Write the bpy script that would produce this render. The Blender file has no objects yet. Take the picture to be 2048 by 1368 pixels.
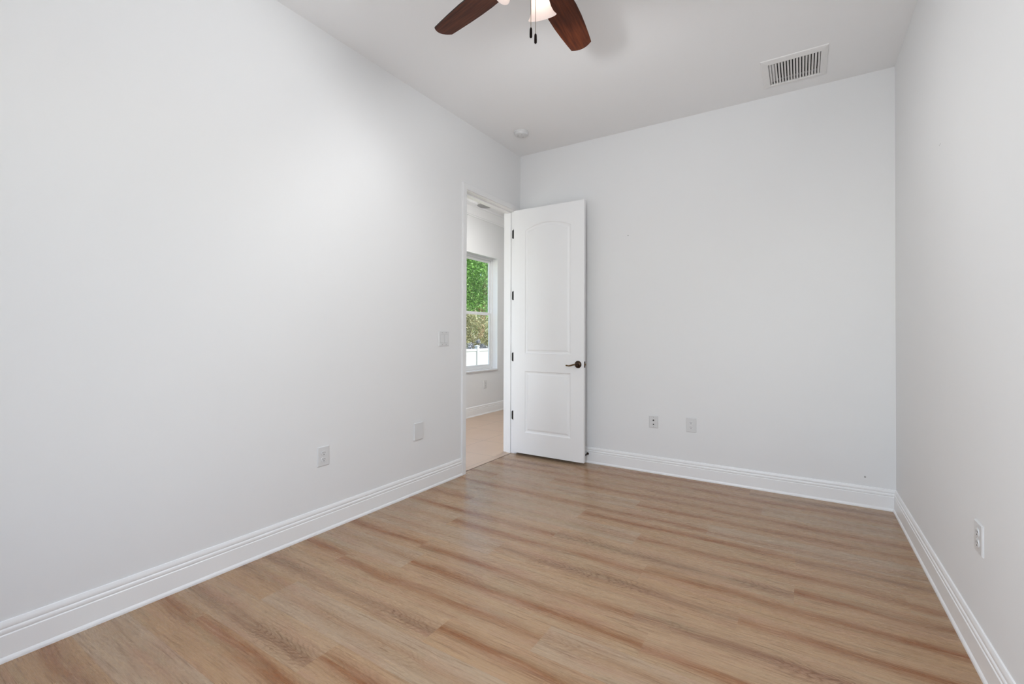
import bpy, bmesh, math, random
from mathutils import Vector, Matrix
random.seed(7)
S = bpy.context.scene
COL = S.collection
PI = math.pi

# ------------------------------------------------------------------ camera
F_PX, YAW, PITCH, ROLL, PPY = 915.7, 0.563326, 0.0079765, 0.0031697, -19.522
CAM = Vector((2.459565, -4.048191, 1.190093))
cd = bpy.data.cameras.new('camera')
cam = bpy.data.objects.new('camera', cd)
COL.objects.link(cam)
cd.sensor_fit = 'HORIZONTAL'
cd.sensor_width = 36.0
cd.lens = F_PX / 2048 * 36.0
cd.shift_y = PPY / 2048
cd.clip_start = 0.02
cd.clip_end = 300
_r = Vector((math.cos(YAW), math.sin(YAW), 0))
_f = Vector((-math.sin(YAW), math.cos(YAW), 0))
_z = Vector((0, 0, 1))
_fw = _f * math.cos(PITCH) + _z * math.sin(PITCH)
_up = -_f * math.sin(PITCH) + _z * math.cos(PITCH)
_R = _r * math.cos(ROLL) + _up * math.sin(ROLL)
_U = -_r * math.sin(ROLL) + _up * math.cos(ROLL)
_m = Matrix((_R, _U, -_fw)).transposed().to_4x4()
_m.translation = CAM
cam.matrix_world = _m
S.camera = cam

# ------------------------------------------------------------------ view, world, sun, daylight
S.view_settings.view_transform = 'Standard'
S.view_settings.look = 'None'
S.view_settings.gamma = 1.0
S.view_settings.use_curve_mapping = False
S.view_settings.exposure = 0.10
W = bpy.data.worlds.new('world')
S.world = W
W.use_nodes = True
_n = W.node_tree.nodes
_bg = _n['Background']
_sky = _n.new('ShaderNodeTexSky')
_sky.sky_type = 'NISHITA'
_sky.sun_disc = False
_sky.sun_elevation = math.radians(52)
_sky.sun_rotation = math.radians(75)
W.node_tree.links.new(_sky.outputs[0], _bg.inputs[0])
_bg.inputs[1].default_value = 0.45


def lamp(name, kind, loc, energy, color=(1, 1, 1), aim=None, size=None, size_y=None, spread=None):
    d = bpy.data.lights.new(name, kind)
    d.energy = energy
    d.color = color
    o = bpy.data.objects.new(name, d)
    COL.objects.link(o)
    o.location = loc
    if aim is not None:
        o.rotation_euler = Vector(aim).to_track_quat('-Z', 'Y').to_euler()
    if kind == 'AREA':
        d.shape = 'RECTANGLE'
        d.size = size
        d.size_y = size_y
        if spread:
            d.spread = math.radians(spread)
    elif size is not None and kind == 'POINT':
        d.shadow_soft_size = size
    return o


sun = lamp('sun', 'SUN', (20, 8, 20), 7.2, (1.0, 0.96, 0.9), aim=(-0.70, 0.06, -0.71))
sun.data.angle = 0.01
# daylight entering the bedroom window behind the camera and the unseen window of the next room
lamp('daylight_bedroom_window', 'AREA', (2.02, -4.95, 1.50), 44, (0.93, 0.985, 1.035), aim=(0.42, 1, 0.2), size=1.6, size_y=1.9)
lamp('daylight_hall_window', 'AREA', (-0.95, -2.68, 1.35), 17, (0.98, 0.99, 1.0), aim=(0, 1, 0), size=1.1, size_y=2.1)
lamp('hall_fill_light', 'AREA', (-0.36, 0.60, 3.06), 25, (1.0, 0.985, 0.96), aim=(0, 0, -1), size=0.5, size_y=0.5)  # added fill lamp without a fitting, brightens the wall and tile next door


# ------------------------------------------------------------------ mesh helpers
class MB:
    def __init__(s):
        s.bm = bmesh.new()

    def box(s, x0, x1, y0, y1, z0, z1):
        v = [s.bm.verts.new((x, y, z)) for z in (z0, z1) for y in (y0, y1) for x in (x0, x1)]
        for f in ((0, 2, 3, 1), (4, 5, 7, 6), (0, 1, 5, 4), (2, 6, 7, 3), (0, 4, 6, 2), (1, 3, 7, 5)):
            s.bm.faces.new([v[i] for i in f])
        return v

    def quad(s, pts):
        return s.bm.faces.new([s.bm.verts.new(p) for p in pts])

    def loft(s, loops, close=True, cap0=False, cap1=False):
        vs = [[s.bm.verts.new(p) for p in lp] for lp in loops]
        n = len(vs[0])
        for a, b in zip(vs, vs[1:]):
            for i in range(n if close else n - 1):
                j = (i + 1) % n
                try:
                    s.bm.faces.new((a[i], a[j], b[j], b[i]))
                except ValueError:
                    pass
        if cap0:
            s.bm.faces.new(list(reversed(vs[0])))
        if cap1:
            s.bm.faces.new(vs[-1])
        return vs

    def lathe(s, prof, n=32, M=None, cap0=False, cap1=False):
        M = M or Matrix()
        loops = [[M @ Vector((r * math.cos(2 * PI * i / n), r * math.sin(2 * PI * i / n), z)) for i in range(n)] for r, z in prof]
        return s.loft(loops, True, cap0, cap1)

    def tube(s, pts, r, n=10, caps=True):
        pts = [Vector(p) for p in pts]
        rs = r if isinstance(r, (list, tuple)) else [r] * len(pts)
        loops = []
        prev = None
        for i, p in enumerate(pts):
            t = (pts[min(i + 1, len(pts) - 1)] - pts[max(i - 1, 0)]).normalized()
            if prev is None:
                a = Vector((0, 0, 1)) if abs(t.z) < 0.9 else Vector((1, 0, 0))
                u = t.cross(a).normalized()
            else:
                u = (prev - t * prev.dot(t)).normalized()
            prev = u
            w = t.cross(u)
            loops.append([p + (u * math.cos(2 * PI * k / n) + w * math.sin(2 * PI * k / n)) * rs[i] for k in range(n)])
        return s.loft(loops, True, caps, caps)

    def build(s, name, mat, parent=None, smooth=False, bevel=0, segs=2):
        bmesh.ops.recalc_face_normals(s.bm, faces=s.bm.faces[:])
        me = bpy.data.meshes.new(name)
        s.bm.to_mesh(me)
        s.bm.free()
        o = bpy.data.objects.new(name, me)
        COL.objects.link(o)
        if mat:
            me.materials.append(mat)
        if smooth:
            for p in me.polygons:
                p.use_smooth = True
        if bevel:
            m = o.modifiers.new('bevel', 'BEVEL')
            m.width = bevel
            m.segments = segs
            m.limit_method = 'ANGLE'
            m.angle_limit = math.radians(40)
        if parent is not None:
            o.parent = parent
        return o


def smooth_angle(o, deg=40):
    me = o.data
    for p in me.polygons:
        p.use_smooth = True
    me.set_sharp_from_angle(angle=math.radians(deg))
    return o


def tag(o, label, cat, group=None, kind=None):
    o['label'] = label
    o['category'] = cat
    if group:
        o['group'] = group
    if kind:
        o['kind'] = kind
    return o


def struct(o, label=None):
    o['kind'] = 'structure'
    if label:
        o['label'] = label
    return o


def empty(name, loc=(0, 0, 0), rotz=0):
    o = bpy.data.objects.new(name, None)
    COL.objects.link(o)
    o.location = loc
    o.rotation_euler = (0, 0, rotz)
    o.empty_display_size = 0.05
    return o


# ------------------------------------------------------------------ materials
def lin(h):
    h = h.lstrip('#')
    c = [int(h[i:i + 2], 16) / 255 for i in (0, 2, 4)]
    return tuple(x / 12.92 if x <= 0.04045 else ((x + 0.055) / 1.055) ** 2.4 for x in c) + (1,)


class NT:
    def __init__(s, name):
        s.m = bpy.data.materials.new(name)
        s.m.use_nodes = True
        s.t = s.m.node_tree
        s.b = s.t.nodes['Principled BSDF']
        s.out = s.t.nodes['Material Output']

    def n(s, typ, **kw):
        nd = s.t.nodes.new(typ)
        for k, v in kw.items():
            setattr(nd, k, v)
        return nd

    def put(s, sock, v):
        if hasattr(v, 'links'):
            s.t.links.new(v, sock)
        else:
            sock.default_value = v

    def math(s, op, a, b=None, c=None, clamp=False):
        nd = s.n('ShaderNodeMath', operation=op, use_clamp=clamp)
        s.put(nd.inputs[0], a)
        if b is not None:
            s.put(nd.inputs[1], b)
        if c is not None:
            s.put(nd.inputs[2], c)
        return nd.outputs[0]

    def vec(s, x, y, z=0.0):
        nd = s.n('ShaderNodeCombineXYZ')
        for i, v in enumerate((x, y, z)):
            s.put(nd.inputs[i], v)
        return nd.outputs[0]

    def noise(s, vec, scale=1.0, detail=2.0, rough=0.5, dist=0.0):
        nd = s.n('ShaderNodeTexNoise')
        s.put(nd.inputs['Vector'], vec)
        nd.inputs['Scale'].default_value = scale
        nd.inputs['Detail'].default_value = detail
        nd.inputs['Roughness'].default_value = rough
        nd.inputs['Distortion'].default_value = dist
        return nd.outputs['Fac']

    def remap(s, v, a, b, c=0.0, d=1.0):
        nd = s.n('ShaderNodeMapRange')
        nd.clamp = True
        s.put(nd.inputs[0], v)
        for i, x in enumerate((a, b, c, d)):
            nd.inputs[i + 1].default_value = x
        return nd.outputs[0]

    def mix(s, f, a, b, mode='MIX'):
        nd = s.n('ShaderNodeMix', data_type='RGBA', blend_type=mode)
        s.put(nd.inputs[0], f)
        s.put(nd.inputs[6], a)
        s.put(nd.inputs[7], b)
        return nd.outputs[2]

    def bump(s, h, strength=0.2, dist=0.001):
        nd = s.n('ShaderNodeBump')
        nd.inputs['Strength'].default_value = strength
        nd.inputs['Distance'].default_value = dist
        s.put(nd.inputs['Height'], h)
        s.t.links.new(nd.outputs[0], s.b.inputs['Normal'])

    def set(s, **kw):
        for k, v in kw.items():
            s.put(s.b.inputs[k.replace('_', ' ')], v)
        return s.m


def paint(name, col, rough, bump=0.0, scale=220, holes=()):
    t = NT(name)
    co = t.n('ShaderNodeTexCoord').outputs['Object']
    v = t.noise(co, 3.0, 3)
    c = t.mix(v, tuple(x * 0.985 for x in col[:3]) + (1,), col)
    for h, r in holes:      # small nail holes left in the paint
        d = t.n('ShaderNodeVectorMath', operation='DISTANCE')
        t.t.links.new(co, d.inputs[0])
        d.inputs[1].default_value = h
        c = t.mix(t.remap(d.outputs['Value'], r * 0.6, r, 1, 0), c, (0.34, 0.33, 0.32, 1))
    if bump:
        t.bump(t.noise(co, scale, 2), bump, 0.0006)
    return t.set(Base_Color=c, Roughness=rough)


def plain(name, col, rough=0.5, metal=0.0, var=0.06, scale=30, **kw):
    t = NT(name)
    co = t.n('ShaderNodeTexCoord').outputs['Object']
    v = t.noise(co, scale, 3)
    c = t.mix(v, tuple(x * (1 - var) for x in col[:3]) + (1,), tuple(min(1, x * (1 + var)) for x in col[:3]) + (1,))
    return t.set(Base_Color=c, Roughness=rough, Metallic=metal, **kw)


M = {}
WALLC = (0.83, 0.83, 0.83, 1)
M['wall'] = paint('wall_paint', WALLC, 0.75, 0.12, holes=[((1.139, 0, 2.10), 0.005), ((2.837, 0, 0.208), 0.007), ((3.006, -1.205, 2.085), 0.004), ((3.006, -1.187, 2.085), 0.004)])
M['ceil'] = paint('ceiling_paint', (0.91, 0.91, 0.915, 1), 0.9, 0.3, 120)
M['trim'] = paint('trim_paint', (0.91, 0.91, 0.91, 1), 0.32)
M['door'] = paint('door_paint', (0.90, 0.90, 0.90, 1), 0.38)
M['casing'] = paint('casing_paint', (0.84, 0.84, 0.84, 1), 0.5)
M['plate'] = plain('switch_plastic', (0.72, 0.72, 0.72, 1), 0.3, var=0.01)
M['recept'] = plain('receptacle_plastic', (0.74, 0.74, 0.74, 1), 0.35, var=0.01)
M['dark'] = plain('dark_slot', (0.012, 0.011, 0.010, 1), 0.6)
M['grey'] = plain('grey_gap', (0.38, 0.38, 0.38, 1), 0.6)
M['bronze'] = plain('aged_bronze', (0.055, 0.034, 0.022, 1), 0.32, 0.9, 0.3, 60)
M['brass'] = plain('antique_brass', (0.20, 0.14, 0.08, 1), 0.30, 1.0, 0.3, 60)
M['hinge'] = plain('dark_hinge_metal', (0.012, 0.010, 0.008, 1), 0.45, 0.4)
M['pendant'] = plain('pendant_wood', lin('#160B08'), 0.8, Specular_IOR_Level=0.1)
M['black'] = plain('black_rubber', (0.008, 0.008, 0.008, 1), 0.6)
M['vent'] = plain('vent_enamel', (0.84, 0.83, 0.82, 1), 0.45, var=0.02)
M['duct'] = plain('duct_dark', (0.01, 0.009, 0.008, 1), 0.9)
M['vinyl'] = plain('vinyl_white', (0.82, 0.82, 0.82, 1), 0.4, var=0.02)
M['fence'] = plain('fence_vinyl', (0.38, 0.38, 0.38, 1), 0.5, var=0.02)
M['speaker'] = plain('grille_grey', (0.42, 0.42, 0.42, 1), 0.7)
M['marble'] = plain('sill_marble', (0.74, 0.73, 0.72, 1), 0.25, var=0.08, scale=12)


def make_floor_mat():
    t = NT('oak_planks')
    uv = t.n('ShaderNodeUVMap', uv_map='plank_uv').outputs[0]
    sp = t.n('ShaderNodeSeparateXYZ')
    t.t.links.new(uv, sp.inputs[0])
    U, V = sp.outputs[0], sp.outputs[1]
    at = t.n('ShaderNodeAttribute', attribute_name='plank')
    sc = t.n('ShaderNodeSeparateColor')
    t.t.links.new(at.outputs['Color'], sc.inputs[0])
    R, G, B = sc.outputs[0], sc.outputs[1], sc.outputs[2]
    seed = t.math('MULTIPLY', R, 61.0)
    warp = t.math('SUBTRACT', t.noise(t.vec(t.math('MULTIPLY', U, 1.6), t.math('MULTIPLY', V, 3.0), seed), 1, 2), 0.5)
    off = t.math('MULTIPLY', t.math('SUBTRACT', B, 0.5), 0.08)
    vw = t.math('ADD', t.math('ADD', V, t.math('MULTIPLY', warp, 0.055)), off)
    vq = t.math('MULTIPLY', vw, vw)
    band = t.math('EXPONENT', t.math('MULTIPLY', vq, -1 / (0.034 ** 2)))
    amp = t.remap(t.noise(t.vec(t.math('MULTIPLY', U, 1.3), 0.0, t.math('ADD', seed, 9.0)), 1, 2), 0.3, 0.60, 0.50, 1.0)
    band = t.math('MULTIPLY', band, amp)
    # the band breaks up into strands
    sb = t.noise(t.vec(t.math('MULTIPLY', U, 1.8), t.math('MULTIPLY', vw, 46.0), t.math('ADD', seed, 21.0)), 1, 3, 0.6)
    band = t.math('MULTIPLY', band, t.remap(sb, 0.30, 0.56, 0.50, 1.0))
    is_orange = t.math('LESS_THAN', G, 0.25)
    is_pale = t.math('GREATER_THAN', G, 0.75)
    is_mauve = t.math('SUBTRACT', t.math('SUBTRACT', 1.0, is_orange), is_pale)
    light = t.mix(B, FLOOR['la'], FLOOR['lb'])
    light = t.mix(t.math('MULTIPLY', is_pale, 0.75), light, FLOOR['lp'])
    heart = t.mix(is_mauve, FLOOR['ho'], FLOOR['hm'])
    heart = t.mix(is_pale, heart, FLOOR['hp'])
    c = t.mix(band, light, heart)
    # pinkish and greenish blotches
    bl = t.noise(t.vec(t.math('MULTIPLY', U, 3.0), t.math('MULTIPLY', V, 16.0), t.math('ADD', seed, 3.0)), 1, 2)
    c = t.mix(t.remap(bl, 0.48, 0.72, 0, 0.5), c, FLOOR['pk'])
    bl2 = t.noise(t.vec(t.math('MULTIPLY', U, 2.6), t.math('MULTIPLY', V, 18.0), t.math('ADD', seed, 17.0)), 1, 2)
    c = t.mix(t.remap(bl2, 0.50, 0.74, 0, 0.42), c, FLOOR['gr'])
    # straight grain
    st = t.noise(t.vec(t.math('MULTIPLY', U, 4.5), t.math('MULTIPLY', vw, 130.0), seed), 1, 3, 0.65)
    c = t.mix(t.remap(st, 0.52, 0.70, 0, 0.50), c, FLOOR['dk'])
    c = t.mix(t.remap(st, 0.30, 0.46, 0.35, 0), c, FLOOR['hi'])
    fi = t.noise(t.vec(t.math('MULTIPLY', U, 16.0), t.math('MULTIPLY', V, 420.0), seed), 1, 2)
    c = t.mix(t.remap(fi, 0.55, 0.76, 0, 0.36), c, FLOOR['dk'])
    # cathedral arches along the heart band
    uw = t.math('ADD', U, t.math('MULTIPLY', t.math('SUBTRACT', t.noise(t.vec(t.math('MULTIPLY', U, 6.0), t.math('MULTIPLY', V, 26.0), seed), 1, 3), 0.5), 0.20))
    va = t.math('SQRT', t.math('ADD', vq, 0.00002))
    ph = t.math('MULTIPLY', t.math('ADD', uw, t.math('MULTIPLY', va, 2.3)), 160.0)
    ring = t.remap(t.math('SINE', ph), 0.0, 1.0, 0, 1)
    m1 = t.remap(t.noise(t.vec(t.math('MULTIPLY', U, 2.2), 0.0, t.math('ADD', seed, 31.0)), 1, 1), 0.44, 0.54, 0, 1)
    m2 = t.math('EXPONENT', t.math('MULTIPLY', vq, -1 / (0.050 ** 2)))
    brk = t.remap(t.noise(t.vec(t.math('MULTIPLY', U, 16.0), t.math('MULTIPLY', V, 70.0), seed), 1, 2), 0.32, 0.55, 0.25, 1)
    cm = t.math('MULTIPLY', t.math('MULTIPLY', t.math('MULTIPLY', ring, m1), m2), brk)
    c = t.mix(t.math('MULTIPLY', cm, t.math('ADD', 0.30, t.math('MULTIPLY', is_mauve, 0.40))), c, FLOOR['dk'])
    # knots and dashes
    kn = t.noise(t.vec(t.math('MULTIPLY', U, 11.0), t.math('MULTIPLY', V, 70.0), t.math('ADD', seed, 41.0)), 1, 2)
    c = t.mix(t.remap(kn, 0.69, 0.77, 0, 0.5), c, FLOOR['dk'])
    # fine joint line between boards
    e = t.remap(t.math('ABSOLUTE', V), 0.0885, 0.0897, 0, 0.22)
    c = t.mix(e, c, FLOOR['dk'])
    t.bump(st, 0.10, 0.0005)
    t.b.inputs['Specular IOR Level'].default_value = 0.45
    return t.set(Base_Color=c, Roughness=t.remap(fi, 0.3, 0.8, 0.24, 0.34))


FLOOR = dict(la=lin('#AC8966'), lb=lin('#B09274'), lp=lin('#AF9880'), ho=lin('#875126'), hm=lin('#835E44'), hp=lin('#A28163'),
             pk=lin('#AB836B'), gr=lin('#A69475'), dk=lin('#6A4626'), hi=lin('#C2A27C'))
M['floor'] = make_floor_mat()


def make_tile_mat():
    t = NT('hall_tile')
    co = t.n('ShaderNodeTexCoord').outputs['Object']
    sp = t.n('ShaderNodeSeparateXYZ')
    t.t.links.new(co, sp.inputs[0])
    L = 0.508

    def line(v, o):
        w = t.math('SUBTRACT', t.math('FRACT', t.math('DIVIDE', t.math('ADD', v, o), L)), 0.5)
        return t.math('GREATER_THAN', t.math('ABSOLUTE', w), 0.5 - 0.005 / L)
    g = t.math('MAXIMUM', line(sp.outputs[0], 0.600), line(sp.outputs[1], -0.70 + L))
    n = t.noise(co, 4.0, 4)
    c = t.mix(n, lin('#BDA28B'), lin('#C9B09A'))
    c = t.mix(t.math('MULTIPLY', g, 0.6), c, lin('#A08C7C'))
    return t.set(Base_Color=c, Roughness=0.35)


M['tile'] = make_tile_mat()


def make_blade_mat():
    t = NT('walnut_blade')
    co = t.n('ShaderNodeTexCoord').outputs['Object']
    sp = t.n('ShaderNodeSeparateXYZ')
    t.t.links.new(co, sp.inputs[0])
    v = t.vec(t.math('MULTIPLY', sp.outputs[0], 5.0), t.math('MULTIPLY', sp.outputs[1], 70.0), sp.outputs[2])
    n = t.noise(v, 1, 3, 0.6, 0.4)
    c = t.mix(t.remap(n, 0.3, 0.7), lin('#3C1707'), lin('#66321A'))
    n2 = t.noise(t.vec(t.math('MULTIPLY', sp.outputs[0], 3.0), t.math('MULTIPLY', sp.outputs[1], 18.0), 4.0), 1, 2)
    c = t.mix(t.remap(n2, 0.45, 0.7, 0, 0.5), c, lin('#3E1808'))
    return t.set(Base_Color=c, Roughness=0.42, Specular_IOR_Level=0.18)


M['blade'] = make_blade_mat()
M['blade_edge'] = plain('blade_edge', lin('#1E0D07'), 0.5)


def make_glass(name):
    t = NT(name)
    g = t.n('ShaderNodeBsdfGlass')
    g.inputs['Roughness'].default_value = 0.0
    g.inputs['IOR'].default_value = 1.45
    tr = t.n('ShaderNodeBsdfTransparent')
    tr.inputs[0].default_value = (0.96, 0.98, 0.97, 1)
    gl = t.n('ShaderNodeBsdfGlossy')
    gl.inputs['Roughness'].default_value = 0.02
    mx = t.n('ShaderNodeMixShader')
    mx.inputs[0].default_value = 0.06
    t.t.nodes.remove(g)
    t.t.links.new(tr.outputs[0], mx.inputs[1])
    t.t.links.new(gl.outputs[0], mx.inputs[2])
    t.t.links.new(mx.outputs[0], t.out.inputs[0])
    return t.m


M['glass'] = make_glass('window_glass')


def make_shade():
    t = NT('frosted_shade_glass')
    tr = t.n('ShaderNodeBsdfTranslucent')
    tr.inputs[0].default_value = (0.80, 0.72, 0.68, 1)
    df = t.n('ShaderNodeBsdfDiffuse')
    df.inputs[0].default_value = (0.72, 0.65, 0.62, 1)
    mx = t.n('ShaderNodeMixShader')
    mx.inputs[0].default_value = 0.4
    t.t.links.new(tr.outputs[0], mx.inputs[1])
    t.t.links.new(df.outputs[0], mx.inputs[2])
    em = t.n('ShaderNodeEmission')
    em.inputs[0].default_value = (1.0, 0.90, 0.86, 1)
    em.inputs[1].default_value = 0.24
    ad = t.n('ShaderNodeAddShader')
    t.t.links.new(mx.outputs[0], ad.inputs[0])
    t.t.links.new(em.outputs[0], ad.inputs[1])
    t.t.links.new(ad.outputs[0], t.out.inputs[0])
    return t.m


M['shade'] = make_shade()


def make_emit(name, col, st):
    t = NT(name)
    t.set(Emission_Color=col, Emission_Strength=st, Base_Color=(0.9, 0.9, 0.9, 1))
    return t.m


M['bulb'] = make_emit('lit_bulb', (1, 0.95, 0.88, 1), 6.0)


def make_leaf(name, a, b, c3):
    t = NT(name)
    at = t.n('ShaderNodeAttribute', attribute_name='leaf')
    sc = t.n('ShaderNodeSeparateColor')
    t.t.links.new(at.outputs['Color'], sc.inputs[0])
    c = t.mix(sc.outputs[0], a, b)
    c = t.mix(t.remap(sc.outputs[1], 0.7, 1.0), c, c3)
    t.set(Base_Color=c, Roughness=0.45)
    tl = t.n('ShaderNodeBsdfTranslucent')
    t.put(tl.inputs[0], c)
    mx = t.n('ShaderNodeMixShader')
    mx.inputs[0].default_value = 0.35
    t.t.links.new(t.b.outputs[0], mx.inputs[1])
    t.t.links.new(tl.outputs[0], mx.inputs[2])
    t.t.links.new(mx.outputs[0], t.out.inputs[0])
    return t.m


M['leaf_green'] = make_leaf('leaf_green', lin('#3E6E24'), lin('#86B850'), lin('#C9E8A0'))
M['leaf_olive'] = make_leaf('leaf_olive', lin('#5E6338'), lin('#A49C68'), lin('#DDD6AE'))
M['leaf_grey'] = make_leaf('leaf_greyviolet', lin('#55565C'), lin('#9A9B9F'), lin('#D6D6DA'))
M['bark'] = plain('bark', lin('#8A6A50'), 0.9, var=0.35, scale=14)


def make_grass():
    t = NT('pale_bounce_grass')
    co = t.n('ShaderNodeTexCoord').outputs['Object']
    n = t.noise(co, 9.0, 5)
    return t.set(Base_Color=t.mix(n, lin('#7F8C5C'), lin('#B3B08C')), Roughness=0.9)  # unseen ground, grass colour paled to bounce light up into the window recess


M['grass'] = make_grass()

# ------------------------------------------------------------------ room shell
RW, RH, RB = 3.006, 3.048, -4.75          # right wall x, ceiling height, back wall y
T = 0.125
HX, HZ = -1.625, 3.09                     # window wall and ceiling of the next room
DY0, DY1, DZ = -0.900, -0.097, 2.455      # clear door opening in the left wall

# left wall with the doorway
w = MB()
w.box(-T, 0, RB - T, DY0 - 0.02, 0, 3.2)
w.box(-T, 0, DY1 + 0.02, 3.6, 0, 3.2)
w.box(-T, 0, DY0 - 0.02, DY1 + 0.02, DZ + 0.02, 3.2)
struct(w.build('wall_left', M['wall']), 'long white wall on the left with the doorway at its far end')
w = MB()
w.box(0, RW + T, 0, T, 0, 3.2)
struct(w.build('wall_far', M['wall']), 'white far wall behind the open door')
w = MB()
w.box(RW, RW + T, RB - T, 0, 0, 3.2)
struct(w.build('wall_right', M['wall']), 'white wall along the right edge of the photo')
# back wall, behind the camera, with the bedroom window
BX0, BX1, BZ0, BZ1 = 1.20, 2.85, 0.60, 2.40
w = MB()
w.box(0, BX0, RB - T, RB, 0, 3.2)
w.box(BX1, RW, RB - T, RB, 0, 3.2)
w.box(BX0, BX1, RB - T, RB, 0, BZ0)
w.box(BX0, BX1, RB - T, RB, BZ1, 3.2)
struct(w.build('wall_back', M['wall']))
f = MB()
for a, b, c, d in ((BX0, BX0 + .05, BZ0, BZ1), (BX1 - .05, BX1, BZ0, BZ1), (BX0 + .05, BX1 - .05, BZ0, BZ0 + .05), (BX0 + .05, BX1 - .05, BZ1 - .05, BZ1), (2.00, 2.04, BZ0 + .05, BZ1 - .05)):
    f.box(a, b, RB - 0.10, RB - 0.05, c, d)
struct(f.build('window_2', M['vinyl'], bevel=0.003))

# ceiling with the cut-out of the air vent
VX0, VX1, VY0, VY1 = 2.272, 2.572, -0.492, -0.196
w = MB()
w.box(0, VX0, RB, 0, RH, RH + 0.15)
w.box(VX1, RW, RB, 0, RH, RH + 0.15)
w.box(VX0, VX1, RB, VY0, RH, RH + 0.15)
w.box(VX0, VX1, VY1, 0, RH, RH + 0.15)
struct(w.build('ceiling', M['ceil']), 'flat white ceiling')

# plank floor: one mesh, every board its own face with its own uv
fl = bmesh.new()
uvl = fl.loops.layers.uv.new('plank_uv')
cl = fl.loops.layers.float_color.new('plank')
PW, PL, PY0 = 0.18, 1.22, -2.54
joints = {-1: 1.21, 0: 1.591, -3: 0.95, 5: 1.21, 7: 2.43, 3: 2.234, 6: 1.64, 4: 1.78, 2: 1.853, 1: 0.72, -2: 0.40}
types = {(-1, 1): 0, (-1, 0): 1, (0, 0): 0, (0, 1): 2, (7, 1): 1, (5, 1): 1, (5, 0): 0, (6, 1): 0, (6, 0): 2, (4, 1): 0, (4, 0): 0,
         (3, 1): 0, (3, 0): 1, (2, 1): 1, (2, 0): 0, (-3, 1): 0, (-3, 0): 1, (1, 1): 0, (1, 0): 2, (-2, 1): 2, (-2, 0): 1, (8, 1): 0}
for k in range(-13, 15):
    y0, y1 = PY0 + PW * k, PY0 + PW * (k + 1)
    if y1 < RB or y0 > 0:
        continue
    j = joints.get(k, random.uniform(0.1, 1.3))
    for i in range(-3, 4):
        a, b = j + PL * (i - 1), j + PL * i
        x0, x1 = max(a, -0.026), min(b, RW)
        if x1 <= x0:
            continue
        c0, c1 = max(y0, RB), min(y1, 0.0)
        ty = types.get((k, i), random.choice((0, 0, 1, 2)))
        col = (random.random(), (0.0, 0.5, 1.0)[ty], random.random(), 1)
        # boards stop at the wall, and pass under the door into the doorway
        spans = [(x0, x1, c0, c1)]
        if x0 < 0:
            d0, d1 = max(c0, DY0), min(c1, DY1)
            spans = [(0.0, x1, c0, c1)] + ([(x0, 0.0, d0, d1)] if d1 > d0 else [])
        for (p0, p1, q0, q1) in spans:
            vs = [fl.verts.new(p) for p in ((p0, q0, 0), (p1, q0, 0), (p1, q1, 0), (p0, q1, 0))]
            fc = fl.faces.new(vs)
            for lp in fc.loops:
                lp[uvl].uv = (lp.vert.co.x - a, lp.vert.co.y - (y0 + y1) / 2)
                lp[cl] = col
me = bpy.data.meshes.new('floor')
fl.to_mesh(me)
fl.free()
floor = bpy.data.objects.new('floor', me)
COL.objects.link(floor)
me.materials.append(M['floor'])
struct(floor, 'light oak plank floor running left to right')
w = MB()
w.box(-T, RW + T, RB - T, T, -0.25, -0.012)
struct(w.build('trim_5', M['grey']))

# ------------------------------------------------------------------ baseboards
BB = [(0, 0), (0.020, 0), (0.0205, 0.006), (0.0185, 0.013), (0.0135, 0.019), (0.0135, 0.095), (0.0100, 0.0985), (0.0115, 0.1015), (0.0125, 0.106),
      (0.0125, 0.113), (0.0110, 0.1165), (0.0080, 0.119), (0.0095, 0.1225), (0.0105, 0.127), (0.0085, 0.137), (0.0055, 0.1445), (0.0, 0.146)]


def strip(name, prof, p0, p1, nrm, m0, m1, mat, parent=None):
    """profile (distance from wall, height) swept from p0 to p1; mitred inwards by the profile depth where m0/m1"""
    p0, p1, nrm = Vector(p0), Vector(p1), Vector(nrm)
    d = (p1 - p0).normalized()
    b = MB()
    lp = []
    for p, s_, mt in ((p0, 1, m0), (p1, -1, m1)):
        lp.append([p + nrm * a + Vector((0, 0, z)) + d * (s_ * a * mt) for a, z in prof])
    b.loft(lp, True, True, True)
    return smooth_angle(b.build(name, mat, parent), 28)


struct(strip('baseboard_left', BB, (0, RB, 0), (0, -0.966, 0), (1, 0, 0), 1, 0, M['trim']))
struct(strip('baseboard_far', BB, (0.0, 0, 0), (RW, 0, 0), (0, -1, 0), 0, 1, M['trim']))
struct(strip('baseboard_right', BB, (RW, RB, 0), (RW, 0, 0), (-1, 0, 0), 1, 1, M['trim']))
struct(strip('baseboard_back', BB, (0, RB, 0), (RW, RB, 0), (0, 1, 0), 1, 1, M['trim']))
struct(strip('baseboard_hall', BB, (HX, -2.5, 0.0), (HX, 3.5, 0.0), (1, 0, 0), 0, 0, M['trim']))

# ------------------------------------------------------------------ door frame (jamb, stop, casing on both sides)
JX0, JX1 = -0.131, 0.002
fr = empty('trim_1', (0, (DY0 + DY1) / 2, 0))
struct(fr, 'white door frame and casing at the end of the left wall')


def part(b, name, mat, root, **kw):
    o = b.build(name, mat, None, **kw)
    o.parent = root
    o.matrix_parent_inverse = Matrix.Translation(root.location).inverted()
    return o


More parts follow.
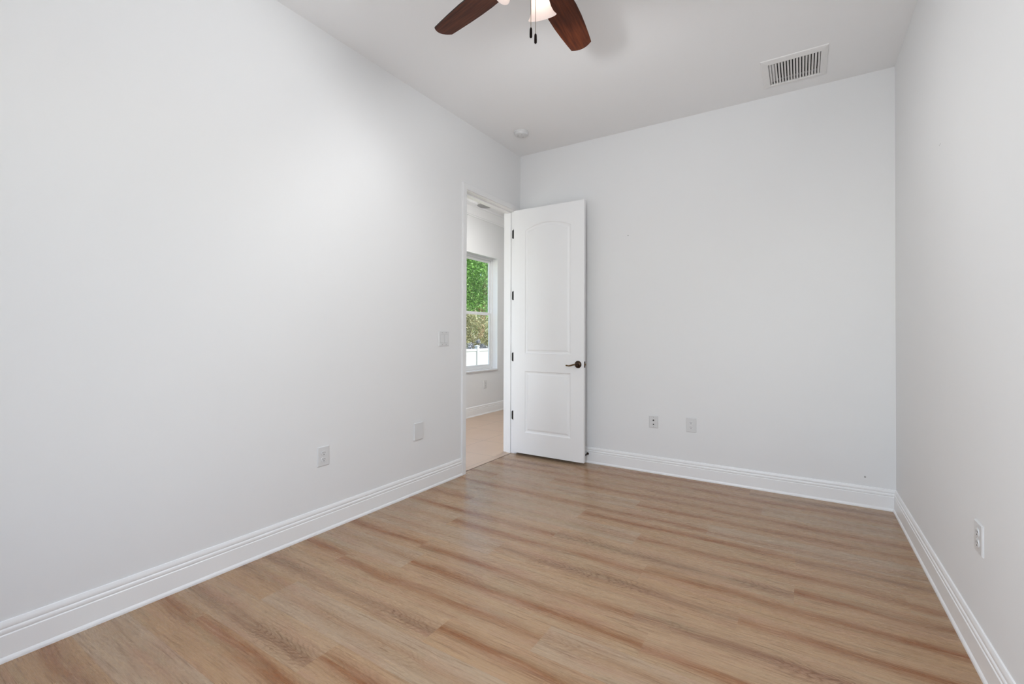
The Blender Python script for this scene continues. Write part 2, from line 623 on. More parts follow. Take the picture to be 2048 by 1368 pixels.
b = MB()
b.box(JX0, JX1, DY0 - 0.02, DY0, -0.004, DZ + 0.02)
b.box(JX0, JX1, DY1, DY1 + 0.02, -0.004, DZ + 0.02)
b.box(JX0, JX1, DY0, DY1, DZ, DZ + 0.02)
part(b, 'jamb', M['trim'], fr, bevel=0.001)
b = MB()
SX0, SX1, ST = -0.095, -0.047, 0.012
b.box(SX0, SX1, DY0, DY0 + ST, -0.004, DZ)
b.box(SX0, SX1, DY1 - ST, DY1, -0.004, DZ)
b.box(SX0, SX1, DY0 + ST, DY1 - ST, DZ - ST, DZ)
part(b, 'door_stop_strip', M['trim'], fr, bevel=0.0015)
CP = [(0.0, 0.0), (0.0145, 0.0), (0.0165, 0.003), (0.0165, 0.047), (0.0150, 0.050), (0.0, 0.050)]   # depth, distance outward


def casing(side, x):
    b = MB()
    i0, i1, iz = DY0 - 0.015, DY1 + 0.004, DZ + 0.004
    paths = [((i0, -0.004), (-1, 0)), ((i0, iz), (-1, 1)), ((i1, iz), (1, 1)), ((i1, -0.004), (1, 0))]
    loops = []
    for (y, z), (dy, dz) in paths:
        loops.append([(x + side * d, y + dy * o, z + dz * o) for d, o in CP])
    b.loft(loops, True, True, True)
    return smooth_angle(part(b, 'casing', M['casing'], fr), 25)


casing(1, 0.0)
casing(-1, -T)

# dark gap where the planks meet the tile, and the tile nosing
b = MB()
b.box(-0.037, -0.026, DY0, DY1, -0.012, -0.0015)
struct(b.build('trim_2', plain('threshold_dark', lin('#3A2416'), 0.7)), 'dark line across the doorway between planks and tile')

# ------------------------------------------------------------------ the open door
DX0, DX1, DF, DB_, DZ0, DZ1 = 0.013, 0.775, -0.145, -0.110, 0.026, 2.449
door = empty('door_1', (0.008, -0.105, 0))
struct(door, 'white two panel arch top door standing open against the far wall')


def panel_outline(x0, x1, z0, zs, rise, off, n=24):
    x0, x1, z0 = x0 + off, x1 - off, z0 + off
    pts = [(x0, z0), (x1, z0)]
    if rise <= 0:
        zt = zs - off
        pts += [(x1, zt)]
        # same number of points on the straight top
        for i in range(1, n):
            pts.append((x1 + (x0 - x1) * i / n, zt))
        pts.append((x0, zt))
        return pts
    hw0 = (x1 - x0) / 2 + off
    Rr = (hw0 * hw0 + rise * rise) / (2 * rise)
    cx, cz = (x0 + x1) / 2, zs + rise - Rr
    r = Rr - off
    a = math.asin((x1 - x0) / 2 / r)
    for i in range(n + 1):
        t_ = a - 2 * a * i / n
        pts.append((cx + r * math.sin(t_), cz + r * math.cos(t_)))
    return pts


PANELS = [(0.146, 0.642, 1.018, 2.236, 0.058), (0.146, 0.642, 0.236, 0.842, 0.0)]
PROF = [(0.0, 0.0), (0.004, 0.0045), (0.010, 0.0075), (0.017, 0.0085), (0.022, 0.0085), (0.036, 0.0030), (0.041, 0.0022)]
bm = bmesh.new()


def door_face(y, sgn):
    rect = [(DX0, DZ0), (DX1, DZ0), (DX1, DZ1), (DX0, DZ1)]
    rv = [bm.verts.new((x, y, z)) for x, z in rect]
    edges = [bm.edges.new((rv[i], rv[(i + 1) % 4])) for i in range(4)]
    for pn in PANELS:
        loops = []
        for off, dp in PROF:
            loops.append([bm.verts.new((x, y + sgn * dp, z)) for x, z in panel_outline(*pn, off)])
        n = len(loops[0])
        for i in range(n):
            e = bm.edges.get((loops[0][i], loops[0][(i + 1) % n])) or bm.edges.new((loops[0][i], loops[0][(i + 1) % n]))
            edges.append(e)
        for a_, b_ in zip(loops, loops[1:]):
            for i in range(n):
                j = (i + 1) % n
                bm.faces.new((a_[i], a_[j], b_[j], b_[i]))
        bm.faces.new(loops[-1])
    bmesh.ops.triangle_fill(bm, use_beauty=True, edges=edges)
    return rv


fa = door_face(DF, 1)
ba = door_face(DB_, -1)
for i in range(4):
    j = (i + 1) % 4
    bm.faces.new((fa[i], fa[j], ba[j], ba[i]))
bmesh.ops.recalc_face_normals(bm, faces=bm.faces[:])
me = bpy.data.meshes.new('door_leaf')
bm.to_mesh(me)
bm.free()
leaf = bpy.data.objects.new('door_leaf', me)
COL.objects.link(leaf)
me.materials.append(M['door'])
smooth_angle(leaf, 12)
leaf.parent = door
leaf.matrix_parent_inverse = Matrix.Translation(door.location).inverted()

HANDZ = 0.928


def lever(side):
    y0 = DF if side < 0 else DB_
    root = MB()
    Mx = Matrix.Translation((0.7175, y0, HANDZ)) @ Matrix.Rotation(-side * PI / 2, 4, 'X')
    root.lathe([(0.0338, 0.0), (0.0338, 0.004), (0.031, 0.009), (0.024, 0.0125), (0.016, 0.0145), (0.0125, 0.018), (0.0115, 0.030), (0.0115, 0.046), (0.009, 0.050), (0.0, 0.0505)], 36, Mx)
    h = part(root, 'lever_handle', M['bronze'], door, smooth=True)
    h['label'] = 'dark bronze lever handle on the face toward the room' if side < 0 else 'dark bronze lever handle on the face toward the wall'
    lv = MB()
    yy = y0 + side * 0.040
    pts, rs = [], []
    for i in range(13):
        s_ = i / 12
        pts.append((0.7175 - 0.105 * s_, yy + side * 0.004 * math.sin(s_ * PI), HANDZ - 0.002 + 0.004 * math.sin(s_ * 2 * PI + 0.5) - 0.010 * s_))
        rs.append(0.0085 - 0.0030 * s_ + (0.0015 if i >= 11 else 0))
    lv.tube(pts, rs, 12)
    o = lv.build('lever', M['brass'], None, smooth=True)
    o.parent = h
    o.matrix_parent_inverse = h.matrix_parent_inverse.copy()
    o.matrix_parent_inverse = Matrix.Translation(door.location).inverted() if False else Matrix()
    return h


lever(-1)
lever(1)
b = MB()
b.box(DX1 - 0.0005, DX1 + 0.0015, -0.1400, -0.1150, HANDZ - 0.028, HANDZ + 0.028)
lp = part(b, 'latch_plate', M['bronze'], door, bevel=0.0006)
b = MB()
b.box(DX1 + 0.001, DX1 + 0.012, -0.133, -0.122, HANDZ - 0.009, HANDZ + 0.009)
o = b.build('latch_bolt', M['brass'], lp, bevel=0.003)

HINGEZ = (2.226, 1.600, 0.977, 0.386)
for hz in HINGEZ:
    b = MB()
    hh, r_ = 0.0445, 0.012
    out = []
    for cz, cx, a0 in ((hz + hh - r_, -0.036 + r_, PI / 2),):
        for i in range(7):
            a_ = PI / 2 + (PI / 2) * i / 6
            out.append((-0.036 + r_ + r_ * math.cos(a_), hz + hh - r_ + r_ * math.sin(a_)))
        for i in range(7):
            a_ = PI + (PI / 2) * i / 6
            out.append((-0.036 + r_ + r_ * math.cos(a_), hz - hh + r_ + r_ * math.sin(a_)))
    out += [(0.004, hz - hh), (0.004, hz + hh)]
    b.loft([[(x, DY1 - 0.0002, z) for x, z in out], [(x, DY1 - 0.0025, z) for x, z in out]], True, True, True)
    b.box(0.0035, 0.0055, -0.1360, DY1 - 0.0005, hz - hh, hz + hh)
    b.tube([(0.010, -0.1035, hz - hh), (0.010, -0.1035, hz + hh)], 0.0055, 12)
    part(b, 'hinge', M['hinge'], door, bevel=0.0)

# ------------------------------------------------------------------ door stop on the far baseboard
ds = empty('door_stop', (0.759, -0.0135, 0.085))
tag(ds, 'small black tipped door stop on the far baseboard behind the open door', 'door stop')
b = MB()
b.lathe([(0.012, 0.0), (0.012, 0.003), (0.006, 0.006), (0.0045, 0.012), (0.0045, 0.052)], 20, Matrix.Rotation(PI / 2, 4, 'X'), True, True)
b.build('rod', M['bronze'], ds, smooth=True)
b = MB()
b.lathe([(0.007, 0.050), (0.0095, 0.052), (0.0105, 0.058), (0.0105, 0.068), (0.008, 0.074), (0.0, 0.075)], 20, Matrix.Rotation(PI / 2, 4, 'X'), True)
b.build('rubber_tip', M['black'], ds, smooth=True)

# ------------------------------------------------------------------ wall plates


def plate_mesh(w_, h_, t_=0.006):
    """plate in its own plane: x across, z up, front toward -y"""
    b = MB()
    lo = []
    for ins, y in ((0.0, 0.0), (0.0, -0.0025), (0.0035, -t_)):
        lo.append([(-w_ / 2 + ins, y, -h_ / 2 + ins), (w_ / 2 - ins, y, -h_ / 2 + ins), (w_ / 2 - ins, y, h_ / 2 - ins), (-w_ / 2 + ins, y, h_ / 2 - ins)])
    b.loft(lo, True, True, True)
    return b


def disc(b, x, z, r, y0, y1, n=20, sq=1.0):
    Mx = Matrix.Translation((x, y0, z)) @ Matrix.Rotation(PI / 2, 4, 'X')
    b.lathe([(r, 0.0), (r, y0 - y1)], n, Mx, True, True)


def on_wall(name, loc, wall, label, cat, group=None):
    rz = {'left': PI / 2, 'far': 0.0, 'right': -PI / 2}[wall]
    return tag(empty(name, loc, rz), label, cat, group)


def outlet(loc, wall, label, w_=0.081, h_=0.118, group='duplex power outlets'):
    e = on_wall('power_outlet', loc, wall, label, 'outlet', group)
    plate_mesh(w_, h_).build('cover_plate', M['plate'], e)
    for sz in (-1, 1):
        b = MB()
        zc = sz * 0.0195
        lo = []
        for y in (-0.005, -0.0085):
            pts = []
            for i in range(28):
                a_ = 2 * PI * i / 28
                pts.append((0.0170 * math.cos(a_), y, zc + max(-0.0135, min(0.0135, 0.0170 * math.sin(a_)))))
            lo.append(pts)
        b.loft(lo, True, True, True)
        rc = b.build('receptacle', M['recept'], e)
        for sx, hgt in ((-1, 0.0085), (1, 0.0070)):
            s_ = MB()
            s_.box(sx * 0.0064 - 0.0013, sx * 0.0064 + 0.0013, -0.0089, -0.0080, zc + 0.0035 - hgt / 2, zc + 0.0035 + hgt / 2)
            s_.build('slot', M['dark'], rc)
        s_ = MB()
        disc(s_, 0, zc - 0.0075, 0.0027, -0.0080, -0.0089, 14)
        s_.build('ground_hole', M['dark'], rc)
    s_ = MB()
    disc(s_, 0, 0, 0.0032, -0.0055, -0.0072, 14)
    s_.build('screw', M['recept'], e)
    return e


outlet((0, -2.301, 0.4555), 'left', 'white duplex power outlet on the left wall, nearest the camera')
outlet((1.680, 0, 0.448), 'far', 'white duplex power outlet on the far wall, right of the small jack plate')
outlet((RW, -1.735, 0.463), 'right', 'white duplex power outlet low on the right wall', 0.088, 0.112)
outlet((HX, 1.650, 0.450), 'left', 'faint white outlet under the window in the next room')

# double rocker switch beside the door
e = on_wall('light_switch', (0, -1.1955, 1.166), 'left', 'white double rocker light switch on the left wall beside the doorway', 'light switch')
plate_mesh(0.124, 0.122).build('cover_plate', M['plate'], e)
for sx in (-1, 1):
    b = MB()
    b.box(sx * 0.0235 - 0.0178, sx * 0.0235 + 0.0178, -0.0064, -0.0055, -0.0348, 0.0348)
    g = b.build('rocker_frame', M['grey'], e)
    b = MB()
    x0, x1 = sx * 0.0235 - 0.0168, sx * 0.0235 + 0.0168
    b.loft([[(x0, -0.006, z), (x1, -0.006, z), (x1, y, z), (x0, y, z)] for z, y in ((-0.0338, -0.0105), (-0.002, -0.0085), (0.030, -0.0070), (0.0338, -0.0068))], True, True, True)
    b.build('rocker', M['recept'], e)
    for zz in (-0.0485, 0.0485):
        s_ = MB()
        disc(s_, sx * 0.0235, zz, 0.0034, -0.0055, -0.0070, 14)
        s_.build('screw', M['grey'], e)

e = on_wall('blank_wall_plate', (0, -1.4845, 0.4665), 'left', 'plain white blank plate on the left wall between outlet and doorway', 'wall plate')
plate_mesh(0.098, 0.130, 0.011).build('cover_plate', M['plate'], e)

e = on_wall('jack_plate', (1.369, 0, 0.4445), 'far', 'small white plate with two dark jacks, near the door on the far wall', 'wall plate')
plate_mesh(0.078, 0.106).build('cover_plate', M['plate'], e)
for zz, rr in ((0.014, 0.0065), (-0.021, 0.0052)):
    b = MB()
    disc(b, 0, zz, rr + 0.002, -0.0055, -0.0075, 20)
    k = b.build('jack_ring', M['recept'], e)
    b = MB()
    disc(b, 0, zz, rr, -0.0070, -0.0095, 20)
    b.build('jack', M['dark'], e)
for zz in (0.040, -0.042):
    b = MB()
    disc(b, 0, zz, 0.003, -0.0055, -0.0072, 14)
    b.build('screw', M['grey'], e)

# ------------------------------------------------------------------ air vent in the ceiling
v = tag(empty('air_vent', (0, 0, RH)), 'white louvred air vent in the ceiling near the right wall', 'air vent')
OX0, OX1, OY0, OY1 = 2.228, 2.612, -0.545, -0.150
b = MB()


def rect(x0, x1, y0, y1, z):
    return [(x0, y0, z), (x1, y0, z), (x1, y1, z), (x0, y1, z)]


b.loft([rect(OX0, OX1, OY0, OY1, 0), rect(OX0 + .002, OX1 - .002, OY0 + .002, OY1 - .002, -0.005), rect(OX0 + .012, OX1 - .012, OY0 + .012, OY1 - .012, -0.008),
        rect(VX0 - .004, VX1 + .004, VY0 - .004, VY1 + .004, -0.012), rect(VX0, VX1, VY0, VY1, -0.009), rect(VX0, VX1, VY0, VY1, 0.02)], True)
b.build('frame', M['vent'], v)
NS = 17
for i in range(NS):
    xc = VX0 + (i + 0.5) * (VX1 - VX0) / NS
    b = MB()
    lean, ch, th = math.radians(-58), 0.0130, 0.0014
    d = Vector((math.sin(lean), 0, math.cos(lean)))
    nn = Vector((math.cos(lean), 0, -math.sin(lean)))
    base = Vector((xc + 0.005, 0, -0.008))
    sec = [base - nn * th / 2, base + nn * th / 2, base + d * ch + nn * th / 2, base + d * ch - nn * th / 2]
    b.loft([[p + Vector((0, VY0 + 0.0005, 0)) for p in sec], [p + Vector((0, VY1 - 0.0005, 0)) for p in sec]], True, True, True)
    b.build('louvre', M['vent'], v)
b = MB()
b.box(VX0 + .001, VX1 - .001, VY0 + .001, VY1 - .001, 0.03, 0.14)
b.build('duct', M['duct'], v)
b = MB()
b.box(VX0 + 0.002, VX0 + 2.2 * (VX1 - VX0) / NS, VY0 + 0.002, VY1 - 0.002, 0.012, 0.016)
b.build('damper', M['vent'], v)

# ------------------------------------------------------------------ smoke detector
sd = tag(empty('smoke_detector', (0.302, -0.487, RH)), 'round white smoke detector on the ceiling in the far left corner', 'smoke detector')
b = MB()
b.lathe([(0.067, 0.0), (0.067, -0.008), (0.064, -0.011)], 40, None, True, True)
b.build('base', M['plate'], sd, smooth=False)
b = MB()
b.lathe([(0.063, -0.011), (0.063, -0.022), (0.058, -0.030), (0.045, -0.0345), (0.0, -0.036)], 40)
smooth_angle(b.build('cover', M['plate'], sd), 35)
for dx, dy, r_ in ((-0.025, -0.015, 0.005), (0.020, -0.022, 0.0045), (0.004, 0.028, 0.004), (-0.012, -0.034, 0.004)):
    b = MB()
    b.lathe([(r_, -0.033), (r_, -0.0362)], 14, Matrix.Translation((dx, dy, 0)), True, True)
    b.build('sounder_hole', M['grey'], sd)

# ------------------------------------------------------------------ ceiling fan
FC = Vector((1.503, -2.370, 0))
fan = tag(empty('ceiling_fan', (FC.x, FC.y, RH)), 'walnut bladed ceiling fan with a lit frosted glass light kit', 'ceiling fan')
ZB = 2.778 - RH
ZK = ZB + 0.030
b = MB()
b.lathe([(0.072, 0.0), (0.070, -0.020), (0.050, -0.045), (0.020, -0.055), (0.0135, -0.055), (0.0135, -0.12)], 40, None, True, True)
smooth_angle(b.build('canopy', M['bronze'], fan), 30)
b = MB()
b.lathe([(0.02, ZB + 0.135), (0.075, ZB + 0.125), (0.105, ZB + 0.095), (0.112, ZB + 0.050), (0.100, ZB + 0.012), (0.085, ZB + 0.002), (0.0, ZB)], 48, None, True)
smooth_angle(b.build('motor_housing', M['bronze'], fan), 30)
b = MB()
b.lathe([(0.085, ZK), (0.085, ZK - 0.012), (0.062, ZK - 0.024), (0.060, ZK - 0.080), (0.050, ZK - 0.098), (0.022, ZK - 0.108), (0.0, ZK - 0.109)], 40)
kit = smooth_angle(b.build('light_kit', M['bronze'], fan), 30)


def blade_mesh():
    b = MB()
    top, bot, th = [], [], 0.006
    st = [(0.150, 0.050), (0.20, 0.060), (0.27, 0.070), (0.34, 0.0745), (0.42, 0.0735), (0.50, 0.069), (0.58, 0.0625), (0.635, 0.0570)]
    out = [(x, h) for x, h in st]
    tip = []
    for i in range(1, 12):
        s_ = 1 - 2 * i / 12
        tip.append((0.635 + 0.024 * (1 - s_ * s_), 0.0570 * s_))
    pts = out + tip + [(x, -h) for x, h in reversed(st)]
    b.loft([[(x, y, 0) for x, y in pts], [(x, y, th) for x, y in pts]], True, True, True)
    return b


blade0 = None
for k in range(5):
    ang = math.radians(95.4 + 72 * k)
    Rm = Matrix.Rotation(ang, 4, 'Z')
    if blade0 is None:
        o = blade_mesh().build('blade', M['blade'], fan)
        o.data.materials.append(M['blade_edge'])
        for p in o.data.polygons:
            if abs(p.normal.z) < 0.5:
                p.material_index = 1
        blade0 = o
        a = MB()
        a.loft([[(0.06, -0.018, 0.004), (0.06, 0.018, 0.004), (0.06, 0.018, 0.010), (0.06, -0.018, 0.010)],
                [(0.13, -0.014, 0.001), (0.13, 0.014, 0.001), (0.13, 0.014, 0.007), (0.13, -0.014, 0.007)],
                [(0.16, -0.034, -0.005), (0.16, 0.034, -0.005), (0.16, 0.034, -0.0005), (0.16, -0.034, -0.0005)],
                [(0.215, -0.030, -0.005), (0.215, 0.030, -0.005), (0.215, 0.030, -0.0005), (0.215, -0.030, -0.0005)]], True, True, True)
        arm0 = a.build('blade_arm', M['bronze'], fan, bevel=0.002)
        arms = [(o, arm0)]
    else:
        o = blade0.copy()
        COL.objects.link(o)
        o.parent = fan
        ar = arm0.copy()
        COL.objects.link(ar)
        ar.parent = fan
        arms.append((o, ar))
    mt = Matrix.Translation((0, 0, ZB)) @ Rm @ Matrix.Rotation(math.radians(-10.5), 4, 'X')
    for q in arms[-1]:
        q.matrix_local = mt

SHADE = [(0.0200, 0.0), (0.0270, -0.003), (0.0335, -0.015), (0.0375, -0.035), (0.0405, -0.060), (0.0455, -0.085), (0.0540, -0.105), (0.0650, -0.118)]
VF = math.degrees(math.atan2(_f.y, _f.x))        # the bearing one shade leans toward
for k in range(3):
    ang = math.radians(VF - 18 + 120 * k)
    tilt = math.radians(45)
    dirv = Vector((math.cos(ang), math.sin(ang), 0))
    neck = Vector((0, 0, ZK - 0.085)) + dirv * 0.066
    ax = (dirv * math.sin(tilt) + Vector((0, 0, -math.cos(tilt)))).normalized()
    q = ax.to_track_quat('-Z', 'Y').to_matrix().to_4x4()
    Mx = Matrix.Translation(neck) @ q
    b = MB()
    b.tube([Vector((0, 0, ZK - 0.055)) + dirv * 0.05, neck - ax * 0.010, neck + ax * 0.012], [0.012, 0.014, 0.022], 16)
    ho = b.build('shade_holder', M['bronze'], fan, smooth=True)
    b = MB()
    inner = [(r - 0.003, z) for r, z in reversed(SHADE)]
    b.lathe(SHADE + inner, 48, Mx)
    sh = smooth_angle(b.build('lamp_shade', M['shade'], fan), 60)
    b = MB()
    b.lathe([(0.012, -0.010), (0.013, -0.025), (0.022, -0.045), (0.025, -0.060), (0.021, -0.075), (0.010, -0.083), (0.0, -0.085)], 20, Mx, True)
    b.build('bulb', M['bulb'], sh, smooth=True)
    lp_ = FC + Vector((0, 0, RH)) + neck + ax * 0.165 + Vector((0, 0, -0.05))
    sp_ = lamp('fan_bulb_light', 'SPOT', lp_, 18.0, (0.965, 0.985, 1.005), aim=ax)
    sp_.data.spot_size = math.radians(180)
    sp_.data.spot_blend = 0.45
    sp_.data.shadow_soft_size = 0.03

for dx, dy, zt, hgt in ((-0.013, 0.0, 2.499, 0.041), (0.0095, 0.0, 2.465, 0.039)):
    b = MB()
    zt -= RH
    zz = ZK - 0.095
    b.tube([(dx, dy, zz), (dx, dy, zt)], 0.0011, 6)
    ch = b.build('pull_chain', M['brass'], fan, smooth=True)
    b = MB()
    b.lathe([(0.0015, zt + 0.003), (0.0040, zt), (0.0052, zt - 0.006), (0.0058, zt - hgt * 0.6), (0.0056, zt - hgt + 0.003), (0.0035, zt - hgt), (0.0, zt - hgt)], 16, Matrix.Translation((dx, dy, 0)), True)
    b.build('pendant', M['pendant'], ch, smooth=True)

# ------------------------------------------------------------------ the next room, seen through the doorway
WT = 0.17
WY0, WY1, WZ0, WZ1 = 0.98, 1.985, 0.650, 2.412      # visible window
w = MB()
w.box(HX - WT, HX, -2.6, WY0, -0.6, 3.4)
w.box(HX - WT, HX, WY1, 3.6, -0.6, 3.4)
for a, c in ((WY0, WY1),):
    w.box(HX - WT, HX, a, c, -0.6, WZ0)
    w.box(HX - WT, HX, a, c, WZ1, 3.4)
struct(w.build('wall_hall', M['wall']), 'white window wall of the next room')
w = MB()
w.box(HX, -T, 3.5, 3.6, 0, 3.2)
struct(w.build('wall_hall_far', M['wall']))
w = MB()
EX0, EX1, EZ0, EZ1 = -1.50, -0.40, 0.30, 2.40      # glazed end of that room, out of sight
w.box(HX, EX0, -2.6, -2.5, 0, 3.2)
w.box(EX1, -T, -2.6, -2.5, 0, 3.2)
w.box(EX0, EX1, -2.6, -2.5, 0, EZ0)
w.box(EX0, EX1, -2.6, -2.5, EZ1, 3.2)
struct(w.build('wall_hall_near', M['wall']))
f = MB()
for a, b, c, d in ((EX0, EX0 + .05, EZ0, EZ1), (EX1 - .05, EX1, EZ0, EZ1), (EX0 + .05, EX1 - .05, EZ0, EZ0 + .05), (EX0 + .05, EX1 - .05, EZ1 - .05, EZ1)):
    f.box(a, b, -2.58, -2.53, c, d)
struct(f.build('window_3', M['vinyl'], bevel=0.003))
w = MB()
w.box(HX, -T, -2.5, 3.5, HZ, HZ + 0.11)
struct(w.build('ceiling_hall', M['ceil']))
w = MB()
w.box(HX, -T, -2.5, 3.5, -0.25, 0.0)
w.box(-T, -0.037, DY0, DY1, -0.0119, 0.0)
struct(w.build('floor_hall', M['tile']), 'beige tile floor of the next room')
# dropped corner of the ceiling and crown moulding
w = MB()
w.box(HX + 0.10, -1.43, 0.2, 1.185, HZ - 0.035, HZ)
struct(w.build('trim_4', M['trim']))
CR = [(0, 0), (0.012, 0.0), (0.014, 0.014), (0.024, 0.020), (0.028, 0.034), (0.060, 0.078), (0.076, 0.098), (0.080, 0.112), (0.094, 0.118), (0.096, 0.145), (0, 0.145)]
struct(strip('trim_3', CR, (HX, -2.5, HZ - 0.145), (HX, 3.5, HZ - 0.145), (1, 0, 0), 0, 0, M['trim']), 'white crown moulding of the next room')
# grey disc in that ceiling
e = tag(empty('ceiling_speaker', (-1.43, 1.375, HZ)), 'round grey disc in the ceiling seen through the top of the doorway', 'speaker')
b = MB()
b.lathe([(0.118, 0.0), (0.118, -0.006), (0.108, -0.010)], 40, None, True, True)
b.build('trim_ring', M['speaker'], e)
b = MB()
b.lathe([(0.104, -0.010), (0.104, -0.013), (0.0, -0.016)], 40)
b.build('grille', M['speaker'], e)


def single_hung(name, y0, y1, label=None):
    wn = struct(empty(name, (HX, (y0 + y1) / 2, WZ0)), label)
    xo = HX - 0.150        # outer face of the frame
    fx0, fx1 = xo, xo + 0.055
    b = MB()
    fw = 0.030
    b.box(fx0, fx1, y0, y0 + fw, WZ0 + 0.02, WZ1)
    b.box(fx0, fx1, y1 - fw, y1, WZ0 + 0.02, WZ1)
    b.box(fx0, fx1, y0 + fw, y1 - fw, WZ1 - fw, WZ1)
    b.box(fx0, fx1, y0 + fw, y1 - fw, WZ0 + 0.02, WZ0 + 0.02 + fw)
    part(b, 'frame', M['vinyl'], wn, bevel=0.002)
    mid = 1.520
    for nm, xa, za, zb, sw in (('upper_sash', fx0 + 0.006, mid, WZ1 - fw, 0.036), ('lower_sash', fx0 + 0.028, WZ0 + 0.02 + fw, mid + 0.03, 0.052)):
        b = MB()
        a0, a1 = y0 + fw, y1 - fw
        b.box(xa, xa + 0.020, a0, a0 + sw, za, zb)
        b.box(xa, xa + 0.020, a1 - sw, a1, za, zb)
        b.box(xa, xa + 0.020, a0 + sw, a1 - sw, zb - 0.036, zb)
        b.box(xa, xa + 0.020, a0 + sw, a1 - sw, za, za + 0.040)
        sash = part(b, nm, M['vinyl'], wn, bevel=0.002)
        b = MB()
        b.box(xa + 0.008, xa + 0.012, a0 + sw - .004, a1 - sw + .004, za + 0.036, zb - 0.032)
        g = b.build('pane', M['glass'], sash)
        g.parent = sash
    b = MB()
    b.box(HX - 0.145, HX + 0.018, y0, y1, WZ0 - 0.0, WZ0 + 0.020)
    part(b, 'sill', M['marble'], wn, bevel=0.003)
    return wn


single_hung('window_1', WY0, WY1, 'tall white single hung window of the next room, seen through the doorway')

# ------------------------------------------------------------------ outdoors
w = MB()
w.box(-40, HX - WT - 0.001, -20, 50, -0.75, -0.55)
struct(w.build('ground', M['grass']))

FX, FT = -7.0, 0.745
fe = tag(empty('vinyl_fence', (FX, 9.0, -0.55)), 'low white vinyl fence outside the window', 'fence')
for py in (4.67, 6.67, 8.67, 10.67, 12.67):
    b = MB()
    b.box(FX - 0.063, FX + 0.063, py - 0.063, py + 0.063, -0.55, FT + 0.075)
    pst = part(b, 'post', M['fence'], fe, bevel=0.004)
    b = MB()
    b.loft([[(FX - .075, py - .075, FT + .075), (FX + .075, py - .075, FT + .075), (FX + .075, py + .075, FT + .075), (FX - .075, py + .075, FT + .075)],
            [(FX - .075, py - .075, FT + .092), (FX + .075, py - .075, FT + .092), (FX + .075, py + .075, FT + .092), (FX - .075, py + .075, FT + .092)],
            [(FX - .02, py - .02, FT + .125), (FX + .02, py - .02, FT + .125), (FX + .02, py + .02, FT + .125), (FX - .02, py + .02, FT + .125)]], True, True, True)
    cp = b.build('post_cap', M['fence'], pst)
    if py < 12:
        b = MB()
        b.box(FX - 0.040, FX + 0.040, py + 0.063, py + 1.937, FT - 0.085, FT)
        part(b, 'rail', M['fence'], fe, bevel=0.004)
        b = MB()
        n = 12
        for i in range(n):
            a0 = py + 0.063 + i * 1.874 / n
            b.box(FX - 0.018, FX + 0.018, a0 + 0.0005, a0 + 1.874 / n - 0.0005, -0.47, FT - 0.085)
        part(b, 'panel', M['fence'], fe)


def foliage(name, c, rad, n, size, mat, parent, seed):
    rnd = random.Random(seed)
    bm = bmesh.new()
    cl = bm.loops.layers.float_color.new('leaf')
    # boughs: leaves gather around random bough centres on the outer part of the crown
    cents = []
    for i in range(max(6, n // 130)):
        d = Vector((rnd.gauss(0, 1), rnd.gauss(0, 1), rnd.gauss(0, 1))).normalized()
        rr = rnd.uniform(0.35, 1.0) ** 0.6
        cents.append(Vector((c[0] + d.x * rad[0] * rr, c[1] + d.y * rad[1] * rr, c[2] + d.z * rad[2] * rr)))
    for i in range(n):
        cc = rnd.choice(cents)
        s_ = 0.20 * min(rad)
        p = cc + Vector((rnd.gauss(0, s_), rnd.gauss(0, s_), rnd.gauss(0, s_ * 0.8)))
        if p.z < -0.5:
            continue
        L = size * rnd.uniform(0.7, 1.4)
        wd = L * rnd.uniform(0.35, 0.55)
        R_ = Matrix.Rotation(rnd.uniform(0, 2 * PI), 3, 'Z') @ Matrix.Rotation(rnd.uniform(-1.2, 0.9), 3, 'Y') @ Matrix.Rotation(rnd.uniform(-0.9, 0.9), 3, 'X')
        vs = [bm.verts.new(p + R_ @ Vector(q)) for q in ((0, 0, 0), (L * .5, wd / 2, L * .06), (L, 0, -L * .08), (L * .5, -wd / 2, L * .06))]
        f1 = bm.faces.new((vs[0], vs[1], vs[2]))
        f2 = bm.faces.new((vs[0], vs[2], vs[3]))
        col = (rnd.random(), rnd.random(), 0, 1)
        for f_ in (f1, f2):
            for l_ in f_.loops:
                l_[cl] = col
    me = bpy.data.meshes.new(name)
    bm.to_mesh(me)
    bm.free()
    o = bpy.data.objects.new(name, me)
    COL.objects.link(o)
    me.materials.append(mat)
    o.parent = parent
    o.matrix_parent_inverse = Matrix.Translation(parent.location).inverted()
    return o


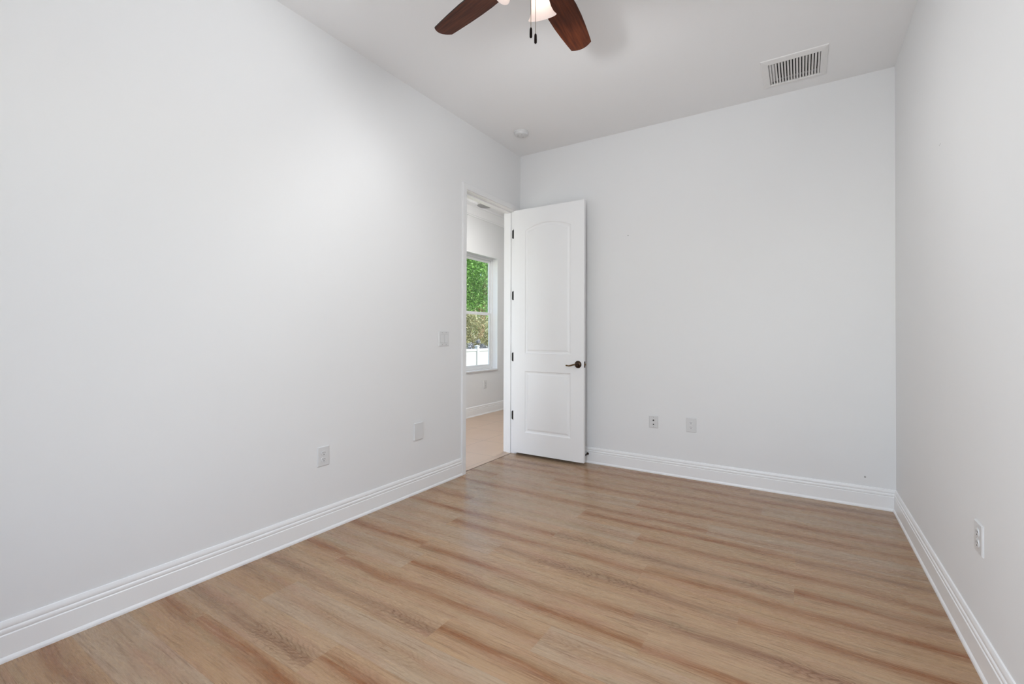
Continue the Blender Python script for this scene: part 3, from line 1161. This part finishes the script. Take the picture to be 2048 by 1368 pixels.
def tree(name, base, crown, rad, n, size, mat, label, cat, seed, trunk_r=0.14, stems=1):
    rnd = random.Random(seed + 100)
    e = tag(empty(name, base), label, cat)
    foliage('foliage', crown, rad, n, size, mat, e, seed)
    b = MB()
    for s_ in range(stems):
        bx, by = base[0] + rnd.uniform(-.1, .1) * stems, base[1] + rnd.uniform(-.1, .1) * stems
        tx, ty = crown[0] + rnd.uniform(-.5, .5) * rad[0], crown[1] + rnd.uniform(-.5, .5) * rad[1]
        pts = []
        for i in range(7):
            k = i / 6
            pts.append((bx + (tx - bx) * k + rnd.uniform(-.06, .06), by + (ty - by) * k + rnd.uniform(-.06, .06), base[2] + (crown[2] + 0.3 * rad[2] - base[2]) * k))
        b.tube(pts, [trunk_r * (1 - 0.75 * i / 6) for i in range(7)], 10)
        if stems == 1:
            for i in range(5):
                k = rnd.uniform(0.4, 0.9)
                p = Vector(pts[int(k * 6)])
                q = p + Vector((rnd.uniform(-1, 1) * rad[0] * .6, rnd.uniform(-1, 1) * rad[1] * .6, rnd.uniform(0.2, 0.6) * rad[2]))
                b.tube([p, (p + q) / 2 + Vector((0, 0, .1)), q], [trunk_r * .45, trunk_r * .3, trunk_r * .12], 8)
    part(b, 'trunk' if stems == 1 else 'stems', M['bark'], e, smooth=True)
    return e


tree('leafy_tree', (-12.5, 16.0, -0.55), (-12.5, 16.0, 4.5), (1.5, 2.3, 2.5), 26000, 0.12, M['leaf_green'], 'bright green leafy tree beyond the fence, filling the upper sash', 'tree', 3, 0.24)
tree('leafy_tree', (-18.5, 23.8, -0.55), (-18.5, 23.8, 4.6), (2.6, 3.6, 4.2), 12000, 0.27, M['leaf_green'], 'darker green tree furthest behind, between the leaves of the front tree', 'tree', 5, 0.24)
tree('olive_shrub', (-9.2, 11.5, -0.55), (-9.2, 11.5, 1.30), (0.75, 1.7, 0.95), 14000, 0.07, M['leaf_olive'], 'dry olive green shrub above the fence, behind the lower sash', 'shrub', 8, 0.03, 9)
tree('grey_shrub', (-7.62, 9.4, -0.55), (-7.62, 9.4, 0.60), (0.24, 1.0, 0.50), 4500, 0.06, M['leaf_grey'], 'low grey violet shrub just behind the top of the fence', 'shrub', 12, 0.02, 7)
